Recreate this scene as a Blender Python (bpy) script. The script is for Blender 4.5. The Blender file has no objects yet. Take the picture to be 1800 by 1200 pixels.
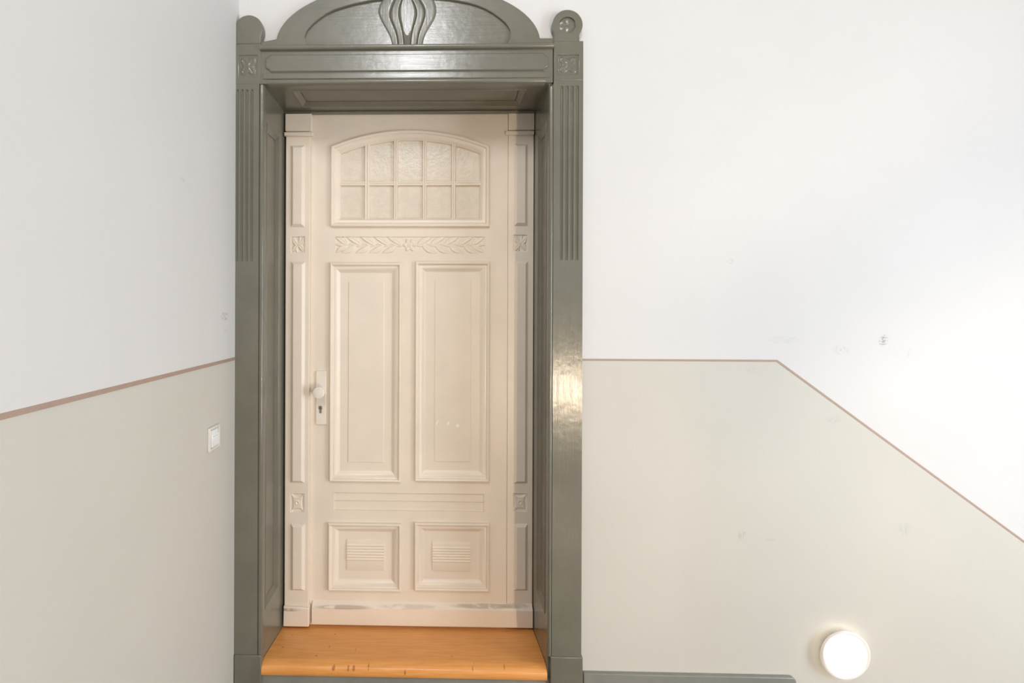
import bpy, bmesh, math, random
from mathutils import Vector, Matrix

# ------------------------------------------------------------------ camera, world, lights, exposure
SC = bpy.context.scene
COL = SC.collection
F, CX, CY = 880.0, 752.0, 541.0            # focal length and principal point in pixels of the 1800 x 1200 frame
CAM = Vector((0.0, -1.955, 1.55))
ROT = Matrix.Rotation(math.radians(1.2), 3, 'Z') @ Matrix.Rotation(math.radians(90), 3, 'X') @ Matrix.Rotation(math.radians(0.2), 3, 'Z')

cd = bpy.data.cameras.new('camera')
cam = bpy.data.objects.new('camera', cd)
COL.objects.link(cam)
cam.matrix_world = Matrix.Translation(CAM) @ ROT.to_4x4()
cd.sensor_width = 36.0
cd.sensor_fit = 'HORIZONTAL'
cd.lens = 36.0 * F / 1800.0
cd.shift_x = (900.0 - CX) / 1800.0
cd.shift_y = (CY - 600.0) / 1800.0
cd.clip_start = 0.02
SC.camera = cam

wd = bpy.data.worlds.new('world')
SC.world = wd
wd.use_nodes = True
wd.node_tree.nodes['Background'].inputs[0].default_value = (0.80, 0.88, 1.0, 1)
wd.node_tree.nodes['Background'].inputs[1].default_value = 1.0

SC.view_settings.view_transform = 'Standard'
SC.view_settings.look = 'None'
SC.view_settings.gamma = 1.0
SC.view_settings.use_curve_mapping = False
SC.view_settings.exposure = 0.15


def area_light(name, loc, target, sx, sy, energy, color, shape='RECTANGLE'):
    ld = bpy.data.lights.new(name, 'AREA')
    ld.shape = shape
    ld.size = sx
    if shape in ('RECTANGLE', 'ELLIPSE'):
        ld.size_y = sy
    ld.energy = energy
    ld.color = color
    o = bpy.data.objects.new(name, ld)
    COL.objects.link(o)
    o.location = loc
    d = Vector(target) - Vector(loc)
    o.rotation_euler = d.to_track_quat('-Z', 'Y').to_euler()
    return o


# daylight from the stairwell windows: the half landing on the right (it lights the side wall and leaves the right
# reveal dark) and the window high behind the camera (its reflection is the highlight on pediment and lintel)
area_light('window_right_offscreen', (3.54, -2.2, 1.2), (0.0, -2.2, 1.2), 1.8, 2.6, 112, (0.84, 0.92, 1.0))
area_light('window_behind_offscreen', (-0.28, -3.54, 4.3), (-0.28, 0.0, 4.3), 0.5, 1.3, 56, (0.96, 0.97, 1.0))

# ------------------------------------------------------------------ helpers


def W(px, py, Y):
    """photo pixel -> (x, z) on the vertical plane y = Y"""
    d = ROT @ Vector(((px - CX) / F, -(py - CY) / F, -1.0))
    t = (Y - CAM.y) / d.y
    return CAM.x + d.x * t, CAM.z + d.z * t


def WX(px, py, X):
    """photo pixel -> (y, z) on the plane x = X"""
    d = ROT @ Vector(((px - CX) / F, -(py - CY) / F, -1.0))
    t = (X - CAM.x) / d.x
    return CAM.y + d.y * t, CAM.z + d.z * t


def rect(x0, y0, x1, y1, Y):
    ym, xm = (y0 + y1) / 2, (x0 + x1) / 2
    return W(x0, ym, Y)[0], W(x1, ym, Y)[0], W(xm, y1, Y)[1], W(xm, y0, Y)[1]


def rloop(r):
    return [(r[0], r[2]), (r[1], r[2]), (r[1], r[3]), (r[0], r[3])]


def inset(loop, d):
    n = len(loop)
    out = []
    for i in range(n):
        p0, p1, p2 = Vector(loop[i - 1]), Vector(loop[i]), Vector(loop[(i + 1) % n])
        e1, e2 = (p1 - p0).normalized(), (p2 - p1).normalized()
        n1, n2 = Vector((-e1.y, e1.x)), Vector((-e2.y, e2.x))
        k = max(0.25, 1 + n1.dot(n2))
        q = p1 + (n1 + n2) * (d / k)
        out.append((q.x, q.y))
    return out


def T_front(Y):                      # (u, v, w) with w towards the camera
    return lambda u, v, w: (u, Y - w, v)


def T_left(X):                       # left reveal: u = y, v = z, w to the right
    return lambda u, v, w: (X + w, u, v)


def T_right(X):
    return lambda u, v, w: (X - w, u, v)


def T_under(Z):                      # soffit: u = x, v = y, w down
    return lambda u, v, w: (u, v, Z - w)


def T_world(u, v, w):
    return (u, v, w)


ORIGIN = {}


class MB:
    def __init__(self, T=T_world):
        self.bm = bmesh.new()
        self.T = T

    def v(self, u, v, w):
        return self.bm.verts.new(self.T(u, v, w))

    def box(self, u0, u1, v0, v1, w0, w1):
        c = [self.v(u, v, w) for w in (w0, w1) for v in (v0, v1) for u in (u0, u1)]
        for f in ((0, 1, 3, 2), (4, 5, 7, 6), (0, 1, 5, 4), (2, 3, 7, 6), (0, 2, 6, 4), (1, 3, 7, 5)):
            self.bm.faces.new([c[i] for i in f])
        return self

    def plate(self, outer, holes, w_front, w_back):
        edges = []
        for lp in [outer] + list(holes):
            vs = [self.v(p[0], p[1], w_front) for p in lp]
            for i in range(len(vs)):
                edges.append(self.bm.edges.new((vs[i - 1], vs[i])))
        if holes:
            g = bmesh.ops.triangle_fill(self.bm, edges=edges, use_beauty=True)
            fs = [f for f in g['geom'] if isinstance(f, bmesh.types.BMFace)]
        else:
            fs = [self.bm.faces.new([e.verts[1] for e in edges])]
        if w_back is not None:
            g = bmesh.ops.extrude_face_region(self.bm, geom=fs)
            a, b = Vector(self.T(0, 0, w_front)), Vector(self.T(0, 0, w_back))
            bmesh.ops.translate(self.bm, vec=b - a, verts=[x for x in g['geom'] if isinstance(x, bmesh.types.BMVert)])
        return self

    def mould(self, loop, profile, cap=False):
        prev = None
        for d, w in profile:
            lp = inset(loop, d)
            ring = [self.v(p[0], p[1], w) for p in lp]
            if prev:
                n = len(ring)
                for i in range(n):
                    j = (i + 1) % n
                    self.bm.faces.new((prev[i], prev[j], ring[j], ring[i]))
            prev = ring
        if cap:
            self.bm.faces.new(prev)
        return self

    def grid(self, us, vs, fn, skirt=None):
        G = [[self.v(u, v, fn(u, v)) for u in us] for v in vs]
        for j in range(len(vs) - 1):
            for i in range(len(us) - 1):
                self.bm.faces.new((G[j][i], G[j][i + 1], G[j + 1][i + 1], G[j + 1][i]))
        if skirt is not None:
            def band(top):
                low = []
                for (u, v), t in top:
                    low.append(self.v(u, v, skirt))
                for i in range(len(top) - 1):
                    self.bm.faces.new((top[i][1], top[i + 1][1], low[i + 1], low[i]))
            nu, nv = len(us), len(vs)
            band([((us[i], vs[0]), G[0][i]) for i in range(nu)])
            band([((us[i], vs[-1]), G[-1][i]) for i in range(nu)])
            band([((us[0], vs[j]), G[j][0]) for j in range(nv)])
            band([((us[-1], vs[j]), G[j][-1]) for j in range(nv)])
        return self

    def sweep_u(self, u0, u1, prof):
        """prism along u with closed cross-section prof of (v, w)"""
        a = [self.v(u0, p[0], p[1]) for p in prof]
        b = [self.v(u1, p[0], p[1]) for p in prof]
        n = len(prof)
        for i in range(n):
            j = (i + 1) % n
            self.bm.faces.new((a[i], a[j], b[j], b[i]))
        self.bm.faces.new(a)
        self.bm.faces.new(b)
        return self

    def sweep_v(self, v0, v1, prof):
        """prism along v with closed cross-section prof of (u, w)"""
        a = [self.v(p[0], v0, p[1]) for p in prof]
        b = [self.v(p[0], v1, p[1]) for p in prof]
        n = len(prof)
        for i in range(n):
            j = (i + 1) % n
            self.bm.faces.new((a[i], a[j], b[j], b[i]))
        self.bm.faces.new(a)
        self.bm.faces.new(b)
        return self

    def lathe(self, cu, cv, prof, n=40):
        """profile of (radius, w) turned about the w axis through (cu, cv)"""
        rings = []
        for r, w in prof:
            if r < 1e-6:
                rings.append([self.v(cu, cv, w)])
            else:
                rings.append([self.v(cu + r * math.cos(2 * math.pi * i / n), cv + r * math.sin(2 * math.pi * i / n), w) for i in range(n)])
        for a, b in zip(rings[:-1], rings[1:]):
            for i in range(n):
                j = (i + 1) % n
                if len(a) == 1 and len(b) == 1:
                    continue
                if len(a) == 1:
                    self.bm.faces.new((a[0], b[i], b[j]))
                elif len(b) == 1:
                    self.bm.faces.new((a[i], a[j], b[0]))
                else:
                    self.bm.faces.new((a[i], a[j], b[j], b[i]))
        return self

    def build(self, name, mat, parent=None, bevel=0.0, seg=2, sharp=32, label=None):
        bm = self.bm
        bmesh.ops.recalc_face_normals(bm, faces=bm.faces[:])
        xs = [v.co.x for v in bm.verts]
        ys = [v.co.y for v in bm.verts]
        zs = [v.co.z for v in bm.verts]
        o0 = Vector(((min(xs) + max(xs)) / 2, (min(ys) + max(ys)) / 2, min(zs)))
        bmesh.ops.translate(bm, vec=-o0, verts=bm.verts[:])
        me = bpy.data.meshes.new(name)
        bm.to_mesh(me)
        bm.free()
        for p in me.polygons:
            p.use_smooth = True
        me.set_sharp_from_angle(angle=math.radians(sharp))
        me.materials.append(mat)
        o = bpy.data.objects.new(name, me)
        COL.objects.link(o)
        if parent is not None:
            o.parent = parent
            o.location = o0 - ORIGIN[parent.name]
        else:
            o.location = o0
        ORIGIN[o.name] = o0
        if bevel > 0:
            m = o.modifiers.new('bevel', 'BEVEL')
            m.width = bevel
            m.segments = seg
            m.limit_method = 'ANGLE'
            m.angle_limit = math.radians(35)
            m.use_clamp_overlap = True
        if label:
            o['label'] = label
        return o


def thing(name, loc, label, cat=None, group=None, kind=None):
    o = bpy.data.objects.new(name, None)
    COL.objects.link(o)
    o.empty_display_size = 0.1
    o.location = loc
    ORIGIN[o.name] = Vector(loc)
    tag(o, label, cat, group, kind)
    return o


def tag(o, label, cat=None, group=None, kind=None):
    o['label'] = label
    if cat:
        o['category'] = cat
    if group:
        o['group'] = group
    if kind:
        o['kind'] = kind
    return o


def arc(cx, cy, rx, ry, a0, a1, n):
    return [(cx + rx * math.cos(math.radians(a0 + (a1 - a0) * i / n)), cy + ry * math.sin(math.radians(a0 + (a1 - a0) * i / n))) for i in range(n + 1)]


def lin(a, b, n):
    return [a + (b - a) * i / n for i in range(n + 1)]


# ------------------------------------------------------------------ materials
class NT:
    def __init__(self, name):
        self.m = bpy.data.materials.new(name)
        self.m.use_nodes = True
        self.t = self.m.node_tree
        self.b = self.t.nodes['Principled BSDF']

    def n(self, kind, **kw):
        nd = self.t.nodes.new(kind)
        for k, val in kw.items():
            setattr(nd, k, val)
        return nd

    def l(self, a, b):
        self.t.links.new(a, b)

    def math(self, op, a, b=None, c=None, clamp=False):
        nd = self.n('ShaderNodeMath', operation=op)
        nd.use_clamp = clamp
        for i, x in enumerate((a, b, c)):
            if x is None:
                continue
            if isinstance(x, (int, float)):
                nd.inputs[i].default_value = x
            else:
                self.l(x, nd.inputs[i])
        return nd.outputs[0]

    def noise(self, vec, scale, detail=3, rough=0.5, stretch=None):
        if stretch:
            mp = self.n('ShaderNodeMapping')
            mp.inputs['Scale'].default_value = stretch
            self.l(vec, mp.inputs[0])
            vec = mp.outputs[0]
        nd = self.n('ShaderNodeTexNoise')
        nd.inputs['Scale'].default_value = scale
        nd.inputs['Detail'].default_value = detail
        nd.inputs['Roughness'].default_value = rough
        self.l(vec, nd.inputs['Vector'])
        return nd.outputs[0]

    def pos(self):
        return self.n('ShaderNodeNewGeometry').outputs['Position']

    def mix(self, fac, a, b):
        nd = self.n('ShaderNodeMix', data_type='RGBA')
        if isinstance(fac, (int, float)):
            nd.inputs[0].default_value = fac
        else:
            self.l(fac, nd.inputs[0])
        for i, x in ((6, a), (7, b)):
            if isinstance(x, tuple):
                nd.inputs[i].default_value = (x[0], x[1], x[2], 1)
            else:
                self.l(x, nd.inputs[i])
        return nd.outputs[2]

    def ramp(self, x, lo, hi, a=0.0, b=1.0):
        nd = self.n('ShaderNodeMapRange')
        nd.interpolation_type = 'SMOOTHSTEP'
        self.l(x, nd.inputs[0])
        for i, val in enumerate((lo, hi, a, b)):
            nd.inputs[1 + i].default_value = val
        return nd.outputs[0]

    def bump(self, h, strength, dist=0.001):
        nd = self.n('ShaderNodeBump')
        nd.inputs['Strength'].default_value = strength
        nd.inputs['Distance'].default_value = dist
        self.l(h, nd.inputs['Height'])
        self.l(nd.outputs[0], self.b.inputs['Normal'])

    def set(self, color=None, rough=None, metal=None, spec=None):
        if color is not None:
            if isinstance(color, tuple):
                self.b.inputs['Base Color'].default_value = (*color, 1)
            else:
                self.l(color, self.b.inputs['Base Color'])
        if rough is not None:
            if isinstance(rough, (int, float)):
                self.b.inputs['Roughness'].default_value = rough
            else:
                self.l(rough, self.b.inputs['Roughness'])
        if metal is not None:
            self.b.inputs['Metallic'].default_value = metal
        if spec is not None:
            self.b.inputs['Specular IOR Level'].default_value = spec


def ellipse_mask(nt, p, loc, size, rot=(0, 0, 0), thr=(0.42, 0.60), nscale=90, stretch=(1, 1, 1)):
    """patchy scuff with an elliptical outline around loc"""
    mp = nt.n('ShaderNodeMapping', vector_type='TEXTURE')
    mp.inputs['Location'].default_value = loc
    mp.inputs['Rotation'].default_value = rot
    mp.inputs['Scale'].default_value = size
    nt.l(p, mp.inputs[0])
    ln = nt.n('ShaderNodeVectorMath', operation='LENGTH')
    nt.l(mp.outputs[0], ln.inputs[0])
    m = nt.ramp(ln.outputs['Value'], 0.55, 1.0, 1.0, 0.0)
    nz = nt.ramp(nt.noise(p, nscale, 2, 0.6, stretch), thr[0], thr[1])
    return nt.math('MULTIPLY', m, nz)


WHITE = (0.685, 0.673, 0.660)
DADO = (0.60, 0.575, 0.515)


def wall_material(name, kink=None, z0=1.34, slope=0.733, scuffs=()):
    nt = NT(name)
    p = nt.pos()
    sep = nt.n('ShaderNodeSeparateXYZ')
    nt.l(p, sep.inputs[0])
    x, y, z = sep.outputs
    wav = nt.math('MULTIPLY', nt.math('SUBTRACT', nt.noise(p, 9, 2), 0.5), 0.004)
    if kink is not None:
        lim = nt.math('SUBTRACT', z0, nt.math('MULTIPLY', nt.math('MAXIMUM', nt.math('SUBTRACT', x, kink), 0.0), slope))
        low = nt.math('LESS_THAN', nt.math('ADD', z, wav), lim)
    else:
        low = nt.math('LESS_THAN', nt.math('ADD', z, wav), z0)
    cloud = nt.noise(p, 1.7, 4, 0.55)
    w2 = nt.mix(nt.ramp(cloud, 0.35, 0.7), WHITE, tuple(c * 0.975 for c in WHITE))
    d2 = nt.mix(nt.ramp(cloud, 0.35, 0.7), DADO, tuple(c * 0.965 for c in DADO))
    c = nt.mix(low, w2, d2)
    for loc, size, rot, strength, col, stretch in scuffs:
        m = ellipse_mask(nt, p, loc, size, rot, stretch=stretch)
        c = nt.mix(nt.math('MULTIPLY', m, strength), c, col)
    nt.set(c, 0.62, spec=0.3)
    h = nt.math('ADD', nt.noise(p, 55, 4, 0.6), nt.math('MULTIPLY', nt.noise(p, 7, 2), 1.5))
    nt.bump(h, 0.16, 0.002)
    return nt.m


def paint(name, col, rough, brush=(60, 60, 2.0), bstr=0.10, dirt=None, vary=0.06, spec=0.5):
    nt = NT(name)
    p = nt.pos()
    cl = nt.noise(p, 6, 4, 0.6)
    c = nt.mix(nt.ramp(cl, 0.3, 0.7), tuple(k * (1 - vary) for k in col), tuple(min(1, k * (1 + vary)) for k in col))
    for loc, size, rot, strength, dc, stretch in (dirt or ()):
        m = ellipse_mask(nt, p, loc, size, rot, thr=(0.30, 0.52), nscale=70, stretch=stretch)
        c = nt.mix(nt.math('MULTIPLY', m, strength), c, dc)
    st = nt.noise(p, 8, 4, 0.6, brush)
    nt.set(c, nt.ramp(st, 0.2, 0.8, rough * 0.85, rough * 1.2), spec=spec)
    h = nt.math('ADD', st, nt.math('MULTIPLY', nt.noise(p, 28, 2), 1.2))
    nt.bump(h, bstr, 0.002)
    return nt.m


GREEN_C = (0.158, 0.150, 0.116)
CREAM_C = (0.805, 0.70, 0.58)
M_GREEN_V = paint('grey_green_gloss_vertical_brush', GREEN_C, 0.21, (22, 22, 0.9), 0.22, spec=0.62)
M_GREEN_H = paint('grey_green_gloss_horizontal_brush', GREEN_C, 0.21, (0.9, 22, 22), 0.22, spec=0.62)


def plain(name, col, rough=0.5, metal=0.0, spec=None):
    nt = NT(name)
    p = nt.pos()
    c = nt.mix(nt.ramp(nt.noise(p, 30, 3), 0.3, 0.7), col, tuple(k * 0.95 for k in col))
    nt.set(c, rough, metal, spec)
    return nt.m


YA = -0.030                     # front of the green surround
YD = 0.268                      # front of the door leaf
XWALL = W(413, 600, YA)[0]      # left wall
XL = W(501, 640, YD)[0]         # opening, left
XR = W(938, 640, YD)[0]         # opening, right
ZS = W(720, 199, YD)[1]         # soffit
ZK = W(1200, 633, 0)[1]         # height of the painted dado edge
XK = W(1365, 633, 0)[0]
PK2 = W(1800, 952, 0)
SLOPE = (ZK - PK2[1]) / (PK2[0] - XK)


def wp(px, py):
    a = W(px, py, 0)
    return (a[0], 0.0, a[1])


GREYS = (0.36, 0.35, 0.35)
SC_BACK = [
    (wp(1553, 598), (0.020, 0.05, 0.028), (0, 0.35, 0), 0.75, (0.30, 0.29, 0.27), (1, 1, 2.2)),
    (wp(1378, 597), (0.075, 0.05, 0.018), (0, 0, 0), 0.35, (0.55, 0.52, 0.53), (0.5, 1, 3)),
    (wp(1478, 615), (0.040, 0.05, 0.020), (0, 0, 0), 0.22, GREYS, (1, 1, 1)),
    (wp(1284, 459), (0.016, 0.05, 0.014), (0, 0, 0), 0.35, GREYS, (0.6, 1, 2)),
    (wp(1597, 620), (0.006, 0.05, 0.022), (0, 0.4, 0), 0.35, GREYS, (1, 1, 1)),
    (wp(1304, 940), (0.017, 0.05, 0.026), (0, 0.4, 0), 0.45, (0.42, 0.34, 0.28), (2, 1, 0.7)),
    (wp(1355, 948), (0.060, 0.05, 0.006), (0, 0.06, 0), 0.30, (0.45, 0.40, 0.34), (0.4, 1, 1)),
    (wp(1465, 737), (0.035, 0.05, 0.020), (0, 0, 0), 0.22, GREYS, (1, 1, 1)),
    (wp(1320, 648), (0.030, 0.05, 0.020), (0, 0, 0), 0.18, GREYS, (1, 1, 1)),
    (wp(1590, 930), (0.030, 0.05, 0.030), (0, 0, 0), 0.20, GREYS, (1, 1, 1)),
]


def wl(px, py):
    a = WX(px, py, XWALL)
    return (XWALL, a[0], a[1])


SC_LEFT = [
    (wl(395, 556), (0.05, 0.040, 0.020), (0, 0, 0), 0.55, GREYS, (1, 1, 1)),
    (wl(397, 582), (0.05, 0.020, 0.012), (0, 0, 0), 0.30, GREYS, (1, 1, 1)),
    (wl(322, 316), (0.05, 0.016, 0.010), (0, 0, 0), 0.35, GREYS, (1, 1, 1)),
]
M_WALL_BACK = wall_material('plaster_wall_back', XK, ZK, SLOPE, SC_BACK)
M_WALL_LEFT = wall_material('plaster_wall_left', None, ZK, 0, SC_LEFT)
M_WALL_OTHER = plain('beige_plaster_unseen_walls', (0.52, 0.50, 0.47), 0.7)
M_LINE = plain('brown_painted_line', (0.40, 0.285, 0.225), 0.6)

zb = W(720, 1066, YD)[1]
GR = (0.36, 0.27, 0.20)
DIRT = []
for px, hw, st_ in ((605, 0.15, 0.62), (720, 0.16, 0.34), (850, 0.17, 0.58), (905, 0.08, 0.45)):
    q = W(px, 1062.6, YD)
    DIRT.append(((q[0], YD - 0.012, q[1]), (hw, 0.06, 0.0095), (0, 0, 0), st_, GR, (0.30, 0.6, 0.6)))
q = W(514, 1062.5, YD)
DIRT.append(((q[0], YD - 0.030, q[1]), (0.055, 0.06, 0.0085), (0, 0, 0), 0.8, (0.30, 0.24, 0.20), (0.2, 0.5, 0.3)))
for px, py, sx, sz, a in ((768.5, 742, 0.0035, 0.014, 0.35), (788, 743.5, 0.006, 0.012, 0.3), (804, 747.5, 0.009, 0.009, 0.0)):
    q = W(px, py, YD + 0.009)
    DIRT.append(((q[0], YD + 0.009, q[1]), (sx, 0.03, sz), (0, a, 0), 1.0, (0.92, 0.89, 0.86), (0.05, 0.05, 0.05)))
M_CREAM = paint('cream_satin_paint', CREAM_C, 0.34, (3, 22, 3), 0.07, dirt=DIRT, vary=0.025)
M_PLATE = plain('cream_lacquered_metal', (0.85, 0.765, 0.665), 0.32)


def pane_material():
    nt = NT('cream_obscured_pane')
    p = nt.pos()
    h = nt.math('ADD', nt.noise(p, 70, 3, 0.6), nt.noise(p, 24, 2, 0.5))
    c = nt.mix(nt.ramp(nt.noise(p, 40, 3), 0.3, 0.7), (0.71, 0.625, 0.505), (0.75, 0.66, 0.54))
    nt.set(c, 0.25)
    nt.bump(h, 0.35, 0.003)
    return nt.m


M_PANE = pane_material()


def wood_material():
    nt = NT('orange_varnished_wood')
    p = nt.pos()
    g = nt.noise(p, 4, 6, 0.6, (2.0, 26, 26))
    c = nt.mix(nt.ramp(g, 0.3, 0.72), (0.74, 0.310, 0.080), (0.84, 0.39, 0.115))
    bl = nt.noise(p, 5, 3, 0.55)
    c = nt.mix(nt.ramp(bl, 0.5, 0.75, 0, 0.4), c, (0.66, 0.26, 0.060))
    vo = nt.n('ShaderNodeTexVoronoi')
    vo.inputs['Scale'].default_value = 17
    nt.l(p, vo.inputs['Vector'])
    spots = nt.ramp(vo.outputs['Distance'], 0.045, 0.09, 0.75, 0.0)
    spots = nt.math('MULTIPLY', spots, nt.ramp(nt.noise(p, 6, 1), 0.5, 0.6))
    c = nt.mix(spots, c, (0.20, 0.075, 0.02))
    for px, py, Yn, sx in ((586, 1174, -0.03, 0.008), (612, 1175, -0.03, 0.005), (621.5, 1175, -0.03, 0.007), (648, 1172, -0.02, 0.004), (712, 1182, -0.032, 0.004),
                           (831, 1176, -0.03, 0.003), (579, 1140, 0.09, 0.006), (625, 1145, 0.07, 0.003), (653, 1104, 0.22, 0.003), (886, 1172, -0.01, 0.003), (910, 1135, 0.1, 0.016)):
        q = W(px, py, Yn)
        m = ellipse_mask(nt, p, (q[0], Yn, q[1]), (sx, 0.02, 0.012), thr=(0.30, 0.5), nscale=60)
        c = nt.mix(nt.math('MULTIPLY', m, 0.7), c, (0.26, 0.085, 0.015))
    nt.set(c, 0.30)
    nt.bump(g, 0.06, 0.002)
    return nt.m


M_WOOD = wood_material()
M_BRASS = plain('worn_lock_metal', (0.42, 0.33, 0.26), 0.35, 0.8)
M_DARK = plain('keyway_painted_shade', (0.06, 0.052, 0.045), 0.45, 0.6)  # dark colour paints the shade inside the keyhole slot
M_SWITCH = plain('ivory_switch_plastic', (0.74, 0.70, 0.63), 0.35)
M_ROCKER = plain('white_switch_plastic', (0.88, 0.88, 0.87), 0.28)
M_LABEL = plain('label_paper_white', (0.86, 0.87, 0.88), 0.5)
M_PRINT = plain('grey_print', (0.42, 0.42, 0.44), 0.6)
M_LAMPBASE = plain('white_lamp_metal', (0.82, 0.80, 0.77), 0.4)


def lamp_glow(strength):
    nt = NT('lamp_diffuser')
    p = nt.pos()
    c = nt.mix(nt.ramp(nt.noise(p, 10, 2), 0.3, 0.7), (1.0, 0.86, 0.68), (1.0, 0.88, 0.71))
    nt.set((0.9, 0.88, 0.85), 0.4)
    nt.l(c, nt.b.inputs['Emission Color'])
    nt.b.inputs['Emission Strength'].default_value = strength
    return nt.m


def glass_material():
    nt = NT('frosted_lamp_glass')
    out = nt.t.nodes['Material Output']
    p = nt.pos()
    tr = nt.n('ShaderNodeBsdfTransparent')
    tr.inputs[0].default_value = (0.97, 0.955, 0.94, 1)
    nt.set(nt.mix(nt.ramp(nt.noise(p, 20, 2), 0.3, 0.7), (0.90, 0.86, 0.84), (0.93, 0.90, 0.88)), 0.15)
    ms = nt.n('ShaderNodeMixShader')
    ms.inputs[0].default_value = 0.62
    nt.l(tr.outputs[0], ms.inputs[1])
    nt.l(nt.b.outputs[0], ms.inputs[2])
    nt.l(ms.outputs[0], out.inputs[0])
    return nt.m


M_GLASS = glass_material()
M_GLOW = lamp_glow(3.2)
M_FLOOR = plain('terrazzo_floor', (0.14, 0.11, 0.09), 0.35)
M_STEP = plain('brown_stair_lino', (0.14, 0.10, 0.07), 0.4)
M_WINFRAME = plain('white_window_paint', (0.80, 0.80, 0.78), 0.35)
M_WINGLASS = plain('pale_window_glass', (0.70, 0.76, 0.82), 0.1)
M_GREY = paint('grey_skirting_gloss', (0.235, 0.235, 0.205), 0.32, (0.9, 22, 22), 0.25)

# ------------------------------------------------------------------ room shell
XE, YF, ZT, ZLOW = 3.6, -3.6, 5.25, -1.9


def struct(o, label):
    o['kind'] = 'structure'
    o['label'] = label
    return o


ZRISE = W(720, 1192.5, -0.032)[1]
hole = [(XL - 0.02, ZRISE), (XR + 0.02, ZRISE), (XR + 0.02, ZS + 0.02), (XL - 0.02, ZS + 0.02)]
struct(MB(T_front(0)).plate([(XWALL - 0.15, ZLOW), (XE + 0.15, ZLOW), (XE + 0.15, ZT), (XWALL - 0.15, ZT)], [hole], 0, -0.36)
       .build('wall_back', M_WALL_BACK), 'plaster wall around the door, white above a beige painted dado')
struct(MB().box(XWALL - 0.15, XWALL, YF - 0.15, 0.0, ZLOW, ZT).build('wall_left', M_WALL_LEFT),
       'plaster side wall with a light switch, white above beige dado')
struct(MB().box(XE, XE + 0.15, YF - 0.15, 0.0, ZLOW, ZT).build('wall_right', M_WALL_OTHER), 'white plaster end wall of the stairwell')
struct(MB().box(XWALL, XE, YF - 0.15, YF, ZLOW, ZT).build('wall_front', M_WALL_OTHER), 'white plaster wall opposite the door')
struct(MB().box(XWALL - 0.15, XE + 0.15, YF - 0.15, 0.36, ZT, ZT + 0.12).build('ceiling', M_WALL_OTHER), 'white stairwell ceiling')
XS = W(1400, 1190, 0)[0]
struct(MB().box(XWALL, XS, YF, 0.36, -0.2, 0.0).build('floor', M_FLOOR), 'brown landing floor in front of the door')
for k in range(6):
    st = MB().box(XS + 0.27 * k, XS + 0.27 * (k + 1) + 0.02, -1.25, 0.0, -0.17 * (k + 1) - 0.2, -0.17 * (k + 1)).build('stair_step', M_STEP, bevel=0.01)
    struct(st, 'brown stair step descending along the wall beside the round lamp')['group'] = 'steps of the descending flight'
struct(MB().box(XS + 1.62, XE, YF, 0.0, -1.3, -1.05).build('floor_half_landing', M_STEP), 'brown half landing floor at the foot of the stair')

# upper flight behind the camera
for k in range(9):
    st = MB().box(0.95 + 0.27 * k, 0.95 + 0.27 * (k + 1) + 0.02, YF, -2.88, 0.17 * k - 0.08, 0.17 * (k + 1)).build('stair_step', M_STEP, bevel=0.01)
    struct(st, 'brown stair step rising along the wall opposite the door')['group'] = 'steps of the rising flight'
rl = thing('band_shadow_rail', (1.3, -2.9, 0.17), 'unseen sloping rail added to cast the diagonal shadow band on the door wall', kind='structure')  # low rail added so its shadow lays the diagonal band on the wall
T_rail = lambda u, v, w: (u, -2.9 + w, v)
MB(T_rail).plate([(1.345, 0.765), (3.3, 0.765 + 1.955 * 0.63), (3.3, 0.83 + 1.955 * 0.63), (1.345, 0.83)], [], 0.03, -0.03).build('added_rail', M_STEP, rl, 0.01)
for k in range(7):
    xb_ = 1.40 + 0.27 * k
    MB(T_rail).box(xb_ - 0.012, xb_ + 0.012, 0.17 * int((xb_ - 0.95) / 0.27 + 1), 0.78 + (xb_ - 1.345) * 0.63, -0.012, 0.012).build('added_baluster', M_STEP, rl)

struct(MB().box(XL - 0.02, XR + 0.02, 0.325, 0.36, ZRISE, ZS + 0.02).build('light_stop_backing', M_WALL_OTHER), 'plain panel added behind the door to stop light leaking in')  # added panel closing the opening so no outside light leaks past the door

# painted line between white and beige
LW = 0.0075
trk = [(XR + 0.06, ZK - LW / 2), (XK, ZK - LW / 2), (XE, ZK - LW / 2 - SLOPE * (XE - XK)),
       (XE, ZK + LW / 2 - SLOPE * (XE - XK)), (XK + 0.003, ZK + LW / 2), (XR + 0.06, ZK + LW / 2)]
struct(MB(T_front(0)).plate(trk, [], 0.0012, 0.0).build('trim_1', M_LINE), 'thin brown line edging the beige dado beside the door, sloping down with the stair')
struct(MB(T_left(XWALL)).box(YF, 0.0, ZK - 0.006, ZK + 0.006, 0.0, 0.0012).build('trim_2', M_LINE), 'thin brown line edging the beige dado above the light switch')

# skirting board right of the door
r = rect(1026, 1188, 1400, 1300, -0.018)
sk = [(r[0], 0.0), (r[1], 0.0), (r[1], r[3] - 0.012), (r[1] - 0.006, r[3] - 0.003), (r[1] - 0.014, r[3]), (r[0], r[3] + 0.002)]
o = MB(T_front(0)).plate(sk, [], 0.018, 0.0).build('baseboard_back', M_GREY, bevel=0.003)
struct(o, 'grey painted skirting board ending with a rounded corner at the stair')

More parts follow.
